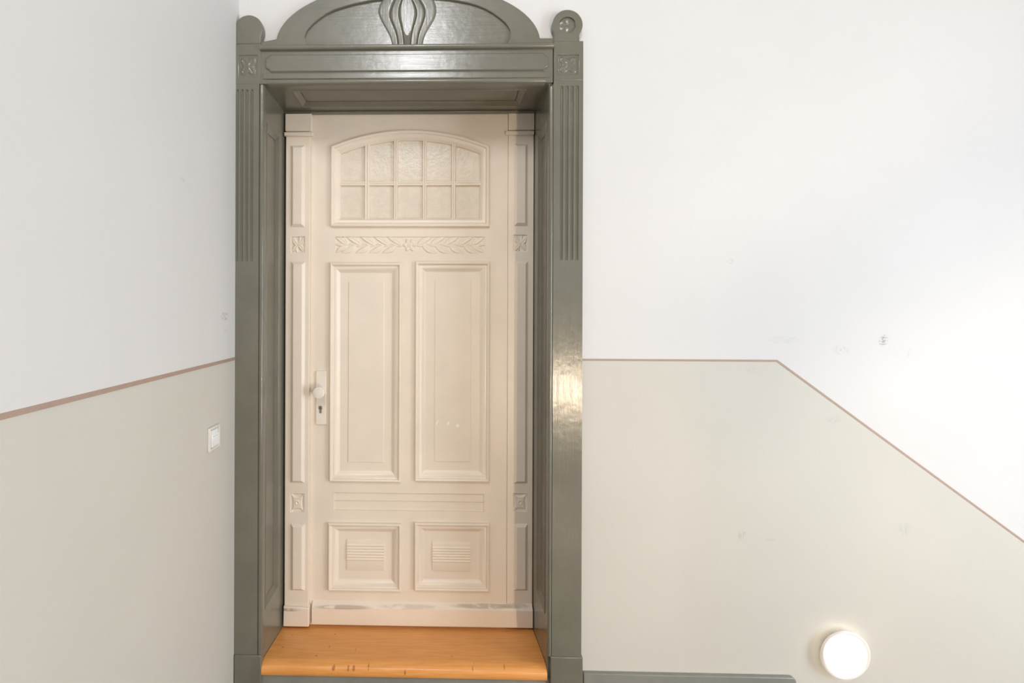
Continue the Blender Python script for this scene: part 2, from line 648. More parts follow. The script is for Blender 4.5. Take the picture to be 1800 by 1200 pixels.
# windows of the stairwell, behind the camera; the wide one is added
def window(name, label, T, u0, u1, v0, v1):
    t = thing(name, T((u0 + u1) / 2, v0, 0), label, kind='structure')
    fr = [(u0, v0), (u1, v0), (u1, v1), (u0, v1)]
    MB(T).plate(fr, [inset(fr, 0.06)], 0.04, 0.0).build('window_frame', M_WINFRAME, t, 0.004)
    um = (u0 + u1) / 2
    MB(T).box(um - 0.025, um + 0.025, v0 + 0.06, v1 - 0.06, 0.0, 0.038).build('mullion', M_WINFRAME, t, 0.004)
    MB(T).box(u0 + 0.06, um - 0.025, v0 + 0.06, v1 - 0.06, 0.004, 0.012).build('pane', M_WINGLASS, t)
    MB(T).box(um + 0.025, u1 - 0.06, v0 + 0.06, v1 - 0.06, 0.004, 0.012).build('pane', M_WINGLASS, t)


T_back = lambda u, v, w: (u, YF + w, v)
window('window_1', 'tall white two-pane window over the half landing', T_right(XE), -3.15, -1.25, -0.15, 2.55)
window('window_2', 'white two-pane window high on the wall opposite', T_back, -0.58, 0.02, 3.6, 5.0)
window('window_added', 'added wide white two-pane window on the wall opposite', T_back, 0.15, 2.45, 1.3, 2.9)  # added window without a source, meant to account for frontal fill light

# ------------------------------------------------------------------ grey green door surround
cxm = (XL + XR) / 2
S = thing('door_surround', (cxm, -0.015, 0.0), 'tall carved grey-green door surround with fluted pilasters and arched pediment', 'door frame')
TA = T_front(YA)
DEP = -YA                      # surround depth in front of the wall


def fluted(name, x0, x1, y0, y1, flutes, fy0, fy1):
    a, b, zlo, zhi = rect(x0, y0, x1, y1, YA)
    zf0, zf1 = W((x0 + x1) / 2, fy1, YA)[1], W((x0 + x1) / 2, fy0, YA)[1]
    cs = [W(f, (fy0 + fy1) / 2, YA)[0] for f in flutes]
    hw = 0.0055
    us = {a, b}
    for c in cs:
        for k in range(-6, 7):
            us.add(c + hw * k / 6)
    us = sorted(u for u in us if a <= u <= b)
    vs = [zlo, zf0 - 0.0005] + [zf0 + 0.010 * k / 5 for k in range(6)] + [zf1 - 0.010 * (5 - k) / 5 for k in range(6)] + [zf1 + 0.0005, zhi]

    def fn(u, v):
        if v < zf0 or v > zf1:
            return 0.0
        e = min(v - zf0, zf1 - v)
        k = 1.0 if e >= 0.010 else math.sqrt(max(0, 1 - (1 - e / 0.010) ** 2))
        for c in cs:
            d = abs(u - c) / hw
            if d < 1:
                return -0.0062 * k * math.sqrt(1 - d * d)
        return 0.0
    MB(TA).grid(us, vs, fn, -DEP).build(name, M_GREEN_V, S, sharp=40)


ZTOPL, ZTOPR = 76, 73
fluted('pilaster', 412, 454, 147, 1150, (416.5, 424.8, 433.5, 442.2), 157, 459)
fluted('pilaster', 971.5, 1023.5, 140, 1153, (987, 996.3, 1005.5, 1014.5), 151, 457)


# carved squares on the upper blocks
def rosette_leaves(u, v):
    """three pointed leaves springing from one curved stalk"""
    h = -1.0
    for (p0, p1, wd, bend) in (((0.0, -0.1), (-0.75, 0.95), 0.36, 0.15), ((0.05, -0.05), (0.85, 0.80), 0.34, -0.18),
                               ((-0.05, -0.1), (-0.70, -0.95), 0.34, -0.12), ((0.1, -0.1), (0.75, -0.92), 0.36, 0.14)):
        dx, dy = p1[0] - p0[0], p1[1] - p0[1]
        L = math.hypot(dx, dy)
        t = ((u - p0[0]) * dx + (v - p0[1]) * dy) / (L * L)
        if t <= 0.0 or t >= 1.0:
            continue
        s_ = (-(u - p0[0]) * dy + (v - p0[1]) * dx) / L - bend * math.sin(math.pi * t)
        wl_ = wd * math.sin(math.pi * t ** 0.75) ** 0.7
        if abs(s_) < wl_:
            e = 1 - abs(s_) / wl_
            h = max(h, -1 + 0.95 * min(1, e * 2.6) * (1 - 0.35 * math.exp(-(s_ / 0.05) ** 2)))
    st = abs(u - 0.25 * math.sin(2.2 * v) - 0.02)
    if abs(v) < 0.98:
        h = max(h, -1 + 1.0 * max(0.0, 1 - st / 0.13))
    return h


def rosette_shield(u, v):
    a, b = abs(u), abs(v)
    d = min(0.66 + 0.32 * v * v - a, 0.70 + 0.28 * u * u - b)
    base = -1 + min(1, max(0, d / 0.10)) * 0.95
    cor = math.hypot(a - 0.9, b - 0.9)
    base = max(base, -1 + 0.75 * math.exp(-(cor / 0.16) ** 2))
    r = math.hypot(u, v * 1.1)
    return base + 0.40 * math.exp(-((r - 0.24) / 0.07) ** 2) - 0.25 * math.exp(-(r / 0.14) ** 2)


def rosette_quatre(u, v):
    r, t = math.hypot(u, v), math.atan2(v, u)
    lob = 0.72 + 0.22 * math.cos(4 * t + math.pi)
    base = -1 + min(1, max(0, (lob + 0.1 - r) / 0.12)) * 0.95
    vein = abs(math.sin(2 * t))
    base -= 0.45 * math.exp(-((1 - vein) / 0.05) ** 2) * (1 if r < 0.8 else 0) * min(1, r * 2.5)
    return base + 0.35 * math.exp(-(r / 0.18) ** 2)


def carved(name, r, Y, fn, depth, mat, parent, n=44):
    uc, vc, hu, hv = (r[0] + r[1]) / 2, (r[2] + r[3]) / 2, (r[1] - r[0]) / 2, (r[3] - r[2]) / 2
    us, vs = lin(r[0], r[1], n), lin(r[2], r[3], n)
    return MB(T_front(Y)).grid(us, vs, lambda u, v: depth * fn((u - uc) / hu, (v - vc) / hv), -depth * 2.5).build(name, mat, parent, sharp=60)


def upper_block(x0, x1, y0, y1, sq, dep):
    a = list(rect(x0, y0, x1, y1, YA))
    if x0 > 700:
        a[0], a[1] = W(x0, 640, YA)[0], W(x1, 640, YA)[0]
    q = rect(*sq, YA)
    MB(TA).plate(rloop(a), [rloop(q)], 0.0005, -DEP).build('pilaster_block', M_GREEN_V, S, 0.002)
    carved('carved_rosette', q, YA, rosette_quatre, dep, M_GREEN_V, S)


upper_block(412, 459, 77, 148, (420, 97, 452, 136), 0.0028)
upper_block(971.5, 1023.5, 72, 141, (979.5, 96, 1017.5, 131), 0.0042)


# round finials
def finial(cx, cy, rad, nx0, nx1, nyb, rosette):
    c = W(cx, cy, YA)
    R = rad * 1.925 / F
    xa, xb = max(W(nx0, cy, YA)[0], XWALL + 0.0005), W(nx1, cy, YA)[0]
    zbot = W(cx, nyb, YA)[1]
    tb_ = -math.acos(min(1, (xb - c[0]) / R))
    ta_ = math.pi + math.acos(min(1, (c[0] - xa) / R)) if c[0] - xa < R else math.pi
    pts = [(xa, zbot), (xb, zbot)]
    for i in range(57):
        t = tb_ + (ta_ - tb_) * i / 56
        pts.append((max(c[0] + R * math.cos(t), XWALL + 0.0005), c[1] + R * math.sin(t)))
    q = []
    for p in pts:
        if not q or math.hypot(p[0] - q[-1][0], p[1] - q[-1][1]) > 1e-5:
            q.append(p)
    pts = q
    if not rosette:
        f = MB(TA).plate(pts, [], 0.0, -DEP).build('finial', M_GREEN_V, S, 0.004, 3)
        return
    ri = R * 0.55
    hole_ = [(c[0] + ri * math.cos(2 * math.pi * i / 48), c[1] + ri * math.sin(2 * math.pi * i / 48)) for i in range(48)]
    f = MB(TA).plate(pts, [hole_], 0.0, -DEP).build('finial', M_GREEN_V, S)
    prof = [(ri + 0.001, -0.012)]
    m = MB(TA)
    n = 40
    rows = []
    for k in range(10):
        rr = ri * (1 - k / 9.0)
        ring = []
        for i in range(n):
            t = 2 * math.pi * i / n
            w = -0.006 + 0.003 * math.sin(math.pi * (1 - rr / ri) * 0.9) * (0.6 + 0.4 * math.cos(5 * t))
            ring.append(m.v(c[0] + rr * math.cos(t), c[1] + rr * math.sin(t), w))
        rows.append(ring)
    for a_, b_ in zip(rows[:-1], rows[1:]):
        for i in range(n):
            m.bm.faces.new((a_[i], a_[(i + 1) % n], b_[(i + 1) % n], b_[i]))
    bmesh.ops.remove_doubles(m.bm, verts=m.bm.verts[:], dist=1e-5)
    m.build('finial_rosette', M_GREEN_V, f, sharp=60)


finial(437, 51.5, 25.6, 412, 459, 77.2, False)
finial(997.5, 43.8, 26.3, 974.5, 1018.5, 72.2, True)

# lintel between the blocks
a = rect(458.5, 80.6, 972, 146, YA)
LZ0, LZ1 = a[2], a[3]
LX0, LX1 = a[0], a[1]
MB(TA).box(LX0, LX1, LZ0, LZ1, -DEP, 0.0).build('lintel_board', M_GREEN_H, S, 0.002)
# bead under the pediment
r = rect(458.5, 79.5, 972, 88, YA)
zc, hz = (r[2] + r[3]) / 2, (r[3] - r[2]) / 2
prof = [(zc + hz, -0.002), (zc + hz, 0.006)] + [(zc + hz * math.sin(t), 0.006 + 0.009 * math.cos(t)) for t in [math.radians(k) for k in range(75, -91, -15)]] + [(zc - hz, -0.002)]
MB(TA).sweep_u(r[0] - 0.001, r[1] + 0.001, prof).build('bead_moulding', M_GREEN_H, S, sharp=45)
# raised panel with notched corners
r = rect(467, 95.5, 964, 126, YA)
nu, nv = 0.020, 0.016
x0, x1, z0, z1 = r
lp = []
for (cx_, cz_, sx, sz) in ((x0, z0, 1, 1), (x1, z0, -1, 1), (x1, z1, -1, -1), (x0, z1, 1, -1)):
    pts = [(cx_, cz_ + sz * nv), (cx_ + sx * nu * 0.45, cz_ + sz * nv * 0.72), (cx_ + sx * nu * 0.80, cz_ + sz * nv * 0.35), (cx_ + sx * nu, cz_)]
    if sx * sz < 0:
        pts = pts[::-1]
    lp += pts
MB(TA).mould(lp, [(0.0, -0.001), (0.0, 0.0025), (0.004, 0.0065), (0.006, 0.0065)], cap=True).build('lintel_panel', M_GREEN_H, S, sharp=25)
# lip and roll along the head of the opening
r = rect(462, 128, 968, 138, YA)
MB(TA).box(r[0], r[1], r[2], r[3], -0.01, 0.003).build('lintel_lip', M_GREEN_H, S, 0.0025)
r = rect(471, 138, 958, 148, YA)
zc, hz = (r[2] + r[3]) / 2, (r[3] - r[2]) / 2
prof = [(zc + hz, -0.012)] + [(zc + hz * math.cos(t), -0.004 + 0.011 * math.sin(t)) for t in [math.radians(k) for k in range(0, 136, 15)]] + [(zc - hz * 1.15, -0.010), (zc - hz * 1.15, -0.020)]
MB(TA).sweep_u(r[0], r[1], prof).build('lintel_roll', M_GREEN_H, S, sharp=45)

# pediment: arched board with sunk lens panel and tulip relief
cA = W(716, 76, YA)
aw, bh = 233 * 1.925 / F, 108 * 1.925 / F
base_z = W(716, 81, YA)[1]
sh_z = W(470, 73.5, YA)[1]
xl_, xr_ = LX0, LX1
outer = [(xl_, base_z), (xr_, base_z), (xr_, sh_z + 0.006)] + [(cA[0] + aw * math.cos(math.radians(t)), cA[1] + bh * math.sin(math.radians(t))) for t in range(4, 177, 3)] + [(xl_, sh_z)]
lens_px = [(541, 80), (536, 68), (536.5, 60), (540, 51.6), (547, 44), (554.7, 37), (577.8, 20.4), (613, 8.9), (640, 3), (663, -1), (690, -4), (716, -5.5), (745, -5),
           (772, -3), (798, 0), (833, 7), (860, 17.8), (886.7, 37.3), (894, 47), (897.3, 55), (897.6, 62), (895.5, 69), (890, 78)]
lens = [W(p[0], p[1], YA) for p in lens_px]
lens = lens[::-1]
# smooth the lens outline
def chaikin(l, n=2):
    for _ in range(n):
        o_ = []
        for i in range(len(l)):
            p, q = Vector(l[i]), Vector(l[(i + 1) % len(l)])
            o_ += [tuple(p * 0.75 + q * 0.25), tuple(p * 0.25 + q * 0.75)]
        l = o_
    return l


lens = chaikin(lens, 1)
PED = MB(TA).plate(outer, [lens], 0.0, -DEP).build('pediment', M_GREEN_H, S, 0.003, 3)
MB(TA).plate(lens, [], -0.010, -DEP + 0.002).build('pediment_panel', M_GREEN_H, S)


def smooth_open(pts, n=2):
    l = [Vector(p) for p in pts]
    for _ in range(n):
        o_ = [l[0]]
        for p, q_ in zip(l[:-1], l[1:]):
            o_ += [p * 0.75 + q_ * 0.25, p * 0.25 + q_ * 0.75]
        o_.append(l[-1])
        l = o_
    return l


def petal(name, left, right, w_edge, w_mid, tilt=0.0, ridges=0):
    """a carved petal between two outlines running downwards"""
    n = 26
    def sample(l):
        l = smooth_open(l)
        L = [0]
        for p, q_ in zip(l[:-1], l[1:]):
            L.append(L[-1] + (q_ - p).length)
        res = []
        for i in range(n + 1):
            s = L[-1] * i / n
            k = 0
            while k < len(L) - 2 and L[k + 1] < s:
                k += 1
            f = (s - L[k]) / max(1e-9, L[k + 1] - L[k])
            res.append(l[k].lerp(l[k + 1], min(1, max(0, f))))
        return res
    A = [W(p.x, p.y, YA) for p in sample(left)]
    B = [W(p.x, p.y, YA) for p in sample(right)]
    m = MB(TA)
    fs_ = [0, 0.02, 0.05, 0.09, 0.15, 0.25, 0.375, 0.5, 0.625, 0.75, 0.85, 0.91, 0.95, 0.98, 1.0]
    cols = len(fs_) - 1
    G = []
    for i in range(n + 1):
        row = [m.v(A[i][0], A[i][1], -0.0145)]
        for j in range(cols + 1):
            f = fs_[j]
            w = w_edge + (w_mid - w_edge) * math.sin(0.5 * math.pi * min(1.0, min(f, 1 - f) / 0.13)) + tilt * (f - 0.5)
            if ridges:
                w += 0.0007 * (1 if j % 2 else -1)
            row.append(m.v(A[i][0] + (B[i][0] - A[i][0]) * f, A[i][1] + (B[i][1] - A[i][1]) * f, w))
        row.append(m.v(B[i][0], B[i][1], -0.0145))
        G.append(row)
    for i in range(n):
        for j in range(cols + 2):
            m.bm.faces.new((G[i][j], G[i][j + 1], G[i + 1][j + 1], G[i + 1][j]))
    m.bm.faces.new(G[0])
    m.bm.faces.new(G[-1])
    m.build(name, M_GREEN_V, PED, sharp=40)


oL = [(674, -7), (670, 0), (664.5, 11), (664, 22), (671.5, 38), (680, 52.5), (686, 64), (690, 81)]
iL = [(696.5, -7), (693, 0), (687, 15), (685.4, 26), (688, 35), (695, 51), (698.5, 64), (700, 81)]
bL = [(709, -7), (705.5, 1), (703, 7.5), (701, 19), (701.5, 28.5), (705, 42), (708, 56), (710, 70), (710.3, 81)]
bR = [(721, -7), (725, 0), (730, 11), (732, 22.5), (730, 34), (725.5, 48), (722, 64), (721.5, 81)]
mR = [(733, -7), (738, 0), (745, 12), (746.5, 22.5), (744, 34.5), (739, 48), (735, 60), (732.6, 81)]
oR = [(760, -7), (764.5, 0), (768, 13), (766, 28), (758.5, 40.5), (750, 54), (745, 65), (742, 81)]
petal('tulip_petal', oL, iL, -0.0095, -0.0045, 0.002)
petal('tulip_petal', iL, bL, -0.0085, -0.0035, 0.002)
petal('tulip_bud', bL, bR, -0.0075, -0.002, 0.0, 6)
petal('tulip_petal', bR, mR, -0.0085, -0.0035, -0.002)
petal('tulip_petal', mR, oR, -0.0095, -0.0045, -0.002)

# inner bead running up both sides of the opening
def bead_v(x0, x1, y0, y1, flip):
    r_ = rect(x0, y0, x1, y1, YA)
    a_, b_ = (r_[0], r_[1])
    m_ = (a_ + b_) / 2
    h_ = (b_ - a_) / 2
    prof_ = [(a_, -0.030), (a_, -0.006)] + [(m_ - h_ * math.cos(t), -0.006 + 0.008 * math.sin(t)) for t in [math.radians(k) for k in range(15, 166, 15)]] + [(b_, -0.006), (b_, -0.030)]
    MB(TA).sweep_v(r_[2], r_[3], prof_).build('edge_bead', M_GREEN_V, S, sharp=45)


bead_v(454, 462, 149, 1150, False)
bead_v(964, 971.5, 152, 1153, True)

# plinth blocks
for x0, x1, y0 in ((412, 459.5, 1150), (967, 1024, 1153)):
    r = rect(x0, y0, x1, 1240, YA)
    xa = max(r[0], XWALL)
    MB(TA).box(xa, r[1], 0.0, r[3], -DEP, 0.006).build('plinth_block', M_GREEN_V, S, 0.004, 3)

# panelled reveal linings
ZB = ZRISE
PROF_IN = [(0.0, 0.0), (0.002, 0.003), (0.005, 0.003), (0.008, 0.0), (0.026, -0.010), (0.028, -0.010)]


def lining(name, T, u0, u1, v0, v1, pan, mat):
    op = [(u0, v0), (u1, v0), (u1, v1), (u0, v1)]
    pl = [(pan[0], pan[2]), (pan[1], pan[2]), (pan[1], pan[3]), (pan[0], pan[3])]
    o_ = MB(T).plate(op, [inset(pl, 0.007)], 0.0, -0.016).build(name, mat, S, 0.0)
    MB(T).mould(pl, PROF_IN).build('panel_moulding', mat, o_, sharp=25)
    q = inset(pl, 0.024)
    MB(T).plate(q, [], -0.010, -0.016).build('sunk_panel', mat, o_)


yl0, yl1 = YA + 0.016, YD + 0.03
pz1 = 1.55 + (541 - 236) / F * 2.11
pz0 = 1.55 + (541 - 1040) / F * 2.11
lining('jamb_lining', T_left(XL), yl0, yl1, ZB, ZS, (0.015, 0.178, pz0, pz1), M_GREEN_V)
lining('jamb_lining', T_right(XR), yl0, yl1, ZB, ZS, (0.015, 0.178, pz0, pz1), M_GREEN_V)
lining('head_lining', T_under(ZS), XL, XR, yl0, yl1, (XL + 0.095, XR - 0.075, 0.03, 0.19), M_GREEN_H)
# small fillet between lining and door head
MB().box(XL, XR, YD - 0.030, YD - 0.004, ZS - 0.008, ZS).build('head_fillet', M_GREEN_H, S, 0.003)

# ------------------------------------------------------------------ cream post left of the leaf
TD = T_front(YD)
P = thing('door_post', (W(523, 640, YD)[0], YD, 0.15), 'narrow cream fixed post with raised panels beside the door handle', 'door frame')
WPOST = 0.026


def raised_panel(name, r, Y, parent, h=0.012, b=0.012):
    MB(T_front(Y)).mould(rloop(r), [(0.0, -0.001), (0.0005, 0.002), (b, h), (b + 0.001, h)], cap=True).build(name, M_CREAM, parent, sharp=20)


def post(x0, x1, ytop, ybot, px0, px1, rows, sq1, sq2, parent, w, cap_l, cap_r, ycap):
    Yp = YD - w
    a_ = rect(x0, ytop, x1, ybot, Yp)
    q1, q2 = rect(*sq1, Yp), rect(*sq2, Yp)
    body = MB(T_front(Yp)).plate(rloop(a_), [rloop(q1), rloop(q2)], 0.0, -0.04 - w).build('pilaster_shaft', M_CREAM, parent, 0.003)
    carved('carved_rosette', q1, Yp, rosette_leaves, 0.006, M_CREAM, parent)
    carved('carved_rosette', q2, Yp, rosette_shield, 0.0055, M_CREAM, parent)
    for y0, y1 in rows:
        raised_panel('pilaster_panel', rect(px0, y0, px1, y1, Yp), Yp, parent)
    c_ = rect(x0, ytop, cap_r - 3 if cap_r > x1 else x1, ycap - 0.5, Yp)
    MB(T_front(Yp)).box(a_[0], max(a_[1], c_[1]) if cap_r > x1 else a_[1], c_[2], a_[3] + 0.0, -0.001, 0.010).build('capital_block', M_CREAM, parent, 0.002)
    s_ = rect(cap_l, ycap + 1.8, cap_r, ycap + 8.5, Yp)
    MB(T_front(Yp)).box(s_[0], s_[1], s_[2], s_[3], -0.001, 0.016).build('capital_strip', M_CREAM, parent, 0.003)
    return a_


pa = post(501, 543.6, 201, 1100, 511.5, 536, ((256, 399), (460, 848), (920, 1037)), (512, 416, 535, 443), (511, 868, 534, 899), P, WPOST, 501, 551.5, 232)
r = rect(497.5, 1068, 543, 1101, YD - 0.036)
MB(T_front(YD)).plate([(r[0], r[2]), (r[1], r[2]), (r[1], r[3]), (pa[0], r[3] + 0.008), (pa[0], r[3])], [], 0.038, 0.0).build('post_plinth', M_CREAM, P, 0.004, 3)

# ------------------------------------------------------------------ door leaf
D = thing('door_1', (cxm, YD, 0.15), 'cream panelled apartment door with arched ten-pane window and carved leaf frieze', kind='structure')

top_mid, bot_mid = 200, 1099
leaf = rect(546.3, 200, 891.5, 1100, YD)
# arched window outline
awin = rect(582, 262, 860, 399, YD)
zc_ = W(720, 229.5, YD)[1]


def arch_loop(x0, x1, zb_, zs_, zt_, n=28):
    h_ = zt_ - zs_
    c_ = (x0 + x1) / 2
    w_ = (x1 - x0) / 2
    R_ = (w_ * w_ + h_ * h_) / (2 * h_)
    th = math.asin(w_ / R_)
    pts = [(x0, zb_), (x1, zb_)]
    for i in range(n + 1):
        t = th - 2 * th * i / n
        pts.append((c_ + R_ * math.sin(t), zt_ - R_ + R_ * math.cos(t)))
    return pts


AW = arch_loop(awin[0], awin[1], awin[2], W(720, 258, YD)[1], zc_)
MW = 0.0445                      # width of the panel mouldings
PROF = [(0.0, -0.001), (0.0, 0.011), (0.002, 0.0145), (0.006, 0.016), (0.011, 0.0135), (0.0135, 0.0065), (0.016, 0.005), (0.020, 0.006), (0.025, 0.0045), (0.034, -0.003), (0.0405, -0.0075), (MW, -0.009), (MW + 0.002, -0.010)]
PROFW = [(0.0, -0.001), (0.0, 0.011), (0.002, 0.0145), (0.007, 0.016), (0.013, 0.0135), (0.017, 0.006), (0.021, 0.006), (0.026, 0.005), (0.032, 0.001), (0.038, -0.007), (0.041, -0.010), (0.041, -0.018)]
PFW = -0.009                     # depth of the panel fields

up_l = rect(580, 462, 705.5, 845.5, YD)
up_r = rect(729.8, 460, 860.3, 845, YD)
lo_l = rect(577.5, 918, 705.5, 1036.5, YD)
lo_r = rect(728.5, 917.5, 860, 1036.5, YD)
frz = rect(589, 416, 852, 445, YD)
low = rect(586.5, 866.5, 850.5, 897.5, YD)

holes = [inset(AW, 0.014)] + [inset(rloop(x), 0.014) for x in (up_l, up_r, lo_l, lo_r)] + [rloop(frz), rloop(low)]
MB(TD).plate(rloop(leaf), holes, 0.0, -0.040).build('door_slab', M_CREAM, D, 0.0)

# window: moulding, panes, glazing bars
MB(TD).mould(AW, PROFW).build('window_moulding', M_CREAM, D, sharp=25)
vb = [(641, 650), (692, 699.5), (742.5, 750), (793.3, 801)]
vx = [(W(a_, 320, YD + 0.014)[0], W(b_, 320, YD + 0.014)[0]) for a_, b_ in vb]
hb = (W(720, 327, YD + 0.014)[1], W(720, 318.5, YD + 0.014)[1])
IN = inset(AW, 0.040)
ix0, ix1 = min(p[0] for p in IN), max(p[0] for p in IN)
iz0 = min(p[1] for p in IN)


def arch_z(x):
    best = None
    up = IN[2:]
    for p, q_ in zip(up[:-1], up[1:]):
        lo_, hi_ = min(p[0], q_[0]), max(p[0], q_[0])
        if lo_ <= x <= hi_ and hi_ > lo_:
            best = p[1] + (q_[1] - p[1]) * (x - p[0]) / (q_[0] - p[0])
    return best if best is not None else up[0][1]


xsb = [ix0 - 0.004] + [c for ab in vx for c in ab] + [ix1 + 0.004]
WG = -0.017
for i in range(5):
    a_, b_ = xsb[2 * i], xsb[2 * i + 1]
    a2, b2 = a_ - 0.003, b_ + 0.003
    MB(TD).plate([(a2, iz0 - 0.003), (b2, iz0 - 0.003), (b2, hb[0] + 0.003), (a2, hb[0] + 0.003)], [], WG, WG - 0.006).build('pane', M_PANE, D)
    top = [(x, arch_z(min(max(x, ix0 + 0.0005), ix1 - 0.0005)) + 0.004) for x in lin(b2, a2, 8)]
    MB(TD).plate([(a2, hb[1] - 0.003), (b2, hb[1] - 0.003)] + top, [], WG, WG - 0.006).build('pane', M_PANE, D)


def bar_prof(a_, b_):
    m_, h_ = (a_ + b_) / 2, (b_ - a_) / 2
    return [(a_, WG - 0.002), (a_, WG + 0.006), (m_ - h_ * 0.72, WG + 0.012), (m_ - h_ * 0.28, WG + 0.012), (m_, WG + 0.0085), (m_ + h_ * 0.28, WG + 0.012), (m_ + h_ * 0.72, WG + 0.012), (b_, WG + 0.006), (b_, WG - 0.002)]


for a_, b_ in vx:
    MB(TD).sweep_v(iz0 - 0.006, arch_z((a_ + b_) / 2) + 0.006, bar_prof(a_, b_)).build('glazing_bar', M_CREAM, D, sharp=25)
for i in range(5):
    a_, b_ = xsb[2 * i], xsb[2 * i + 1]
    MB(TD).sweep_u(a_ - 0.002, b_ + 0.002, [(p[0], p[1] - 0.0006) for p in bar_prof(*hb)]).build('glazing_bar', M_CREAM, D, sharp=25)


# carved frieze of leaves
def leaf_h(u, v, p0, p1, wd_, bend=0.0):
    dx, dy = p1[0] - p0[0], p1[1] - p0[1]
    L = math.hypot(dx, dy)
    t = ((u - p0[0]) * dx + (v - p0[1]) * dy) / (L * L)
    if t <= 0 or t >= 1:
        return None
    s = (-(u - p0[0]) * dy + (v - p0[1]) * dx) / L - bend * math.sin(math.pi * t)
    wl_ = wd_ * (math.sin(math.pi * t ** 0.8)) ** 0.75
    if abs(s) >= wl_:
        return None
    e = 1 - abs(s) / wl_
    return min(1, e * 3.0) * (1.0 - 0.30 * math.exp(-(s / 0.55) ** 2)) * (0.75 + 0.25 * math.sin(math.pi * t))


LEAVES = []
for u0 in (14, 37, 61, 86):
    LEAVES += [((u0, 0), (u0 + 25, 14.0), 5.6, 1.6), ((u0 + 9, -1), (u0 + 34, -14.0), 5.4, -1.6)]
LEAVES += [((110, 1), (118, 14), 4.2, 0.5), ((112, 1), (130.5, 13.5), 4.8, 1.4), ((110, -2), (130, -13), 4.8, 1.2), ((118, 0), (131, 1), 2.5, 0)]


def frieze_fn(u, v):
    """u, v in photo pixels from the centre of the frieze, v up"""
    a_ = abs(u)
    h_ = 0.0
    stem = 1.6 * math.sin(a_ * 0.26)
    if a_ > 9:
        h_ = max(h_, 0.8 * max(0.0, 1 - abs(v - stem) / 2.0))
    for lf in LEAVES:
        q_ = leaf_h(a_, v, *lf)
        if q_ is not None:
            h_ = max(h_, q_)
    r_ = math.hypot(u, v)
    if r_ < 13:
        t = math.atan2(v, u)
        pet = 10.5 + 2.0 * math.cos(6 * t)
        if r_ < pet:
            h_ = max(h_, min(1, (pet - r_) / 2.2) * (0.8 + 0.2 * math.cos(6 * t)))
        h_ = h_ - 0.45 * math.exp(-((r_ - 5.0) / 1.0) ** 2)
    return h_


fc = ((frz[0] + frz[1]) / 2, (frz[2] + frz[3]) / 2)
pxm = (frz[1] - frz[0]) / 263.0
FD = 0.0045
MB(TD).grid(lin(frz[0], frz[1], 420), lin(frz[2], frz[3], 52), lambda u, v: -FD + (FD + 0.0005) * frieze_fn((u - fc[0]) / pxm, (v - fc[1]) / pxm), -0.012).build('carved_frieze', M_CREAM, D, sharp=70)

# plain sunk frieze with a scored line
z_s = W(718, 881.5, YD)[1]


def scored(u, v):
    d = abs(v - z_s)
    return -0.0080 if d < 0.0009 else (-0.0052 if d < 0.0034 else -0.0065)


zsv = sorted(set([low[2], low[3]] + [z_s + k for k in (-0.0040, -0.0034, -0.0030, -0.0012, -0.0008, 0.0008, 0.0012, 0.0030, 0.0034, 0.0040)]))
MB(TD).grid([low[0], low[1]], zsv, scored, -0.012).build('sunk_frieze', M_CREAM, D, sharp=20)

# four panels
def door_panel(r_, field):
    lp_ = rloop(r_)
    MB(TD).mould(lp_, PROF).build('panel_moulding', M_CREAM, D, sharp=25)
    o_ = MB(TD).plate(inset(lp_, MW - 0.004), [], PFW, PFW - 0.012).build('panel', M_CREAM, D)
    return o_


for r_, fpx in ((up_l, (612.5, 495, 675, 812)), (up_r, (764, 492.5, 827.5, 811))):
    o_ = door_panel(r_, None)
    f_ = rect(*fpx, YD + 0.009)
    MB(TD).mould(rloop(f_), [(0, PFW - 0.001), (0, PFW + 0.0022), (0.0015, PFW + 0.003)], cap=True).build('panel_field', M_CREAM, o_, sharp=20)
for r_, fpx, ry in ((lo_l, (610, 947.5, 675.5, 1001), (955, 984.5)), (lo_r, (760, 951, 827, 1003), (957.5, 985.5))):
    o_ = door_panel(r_, None)
    f_ = rect(*fpx, YD + 0.009)
    r0, r1 = W(640, ry[1], YD + 0.009)[1], W(640, ry[0], YD + 0.009)[1]
    nr = 6
    vs = sorted(set([f_[2], f_[2] + 0.001, f_[3], f_[3] - 0.001] + lin(r0, r1, nr * 8)))

    def reeds(u, v, r0=r0, r1=r1, f_=f_):
        if r0 < v < r1:
            k = ((v - r0) / (r1 - r0) * nr) % 1.0
            return PFW + 0.0035 + 0.0042 * math.sin(math.pi * k) ** 0.6
        return PFW + (0.0035 if f_[2] < v < f_[3] else 0.003)
    MB(TD).grid([f_[0], f_[0] + 0.0008, f_[1] - 0.0008, f_[1]], vs, reeds, PFW - 0.001).build('reeded_field', M_CREAM, o_, sharp=50)

# right pilaster belongs to the leaf
post(891.9, 937.3, 199, 1100, 903.5, 927.3, ((253.5, 397), (459, 849), (920, 1037)), (903, 413, 926.5, 441), (902.5, 867.5, 926, 898), D, 0.0, 888, 938.2, 230)

# weather board along the foot
r = rect(548, 1069, 936.5, 1101, YD - 0.022)
zt = r[3] + 0.016
MB(TD).sweep_u(r[0], r[1], [(r[2], 0.0), (r[2], 0.020), (r[2] + 0.003, 0.022), (r[3] - 0.004, 0.022), (r[3], 0.018), (zt, 0.0)]).build('weather_board', M_CREAM, D, sharp=30)

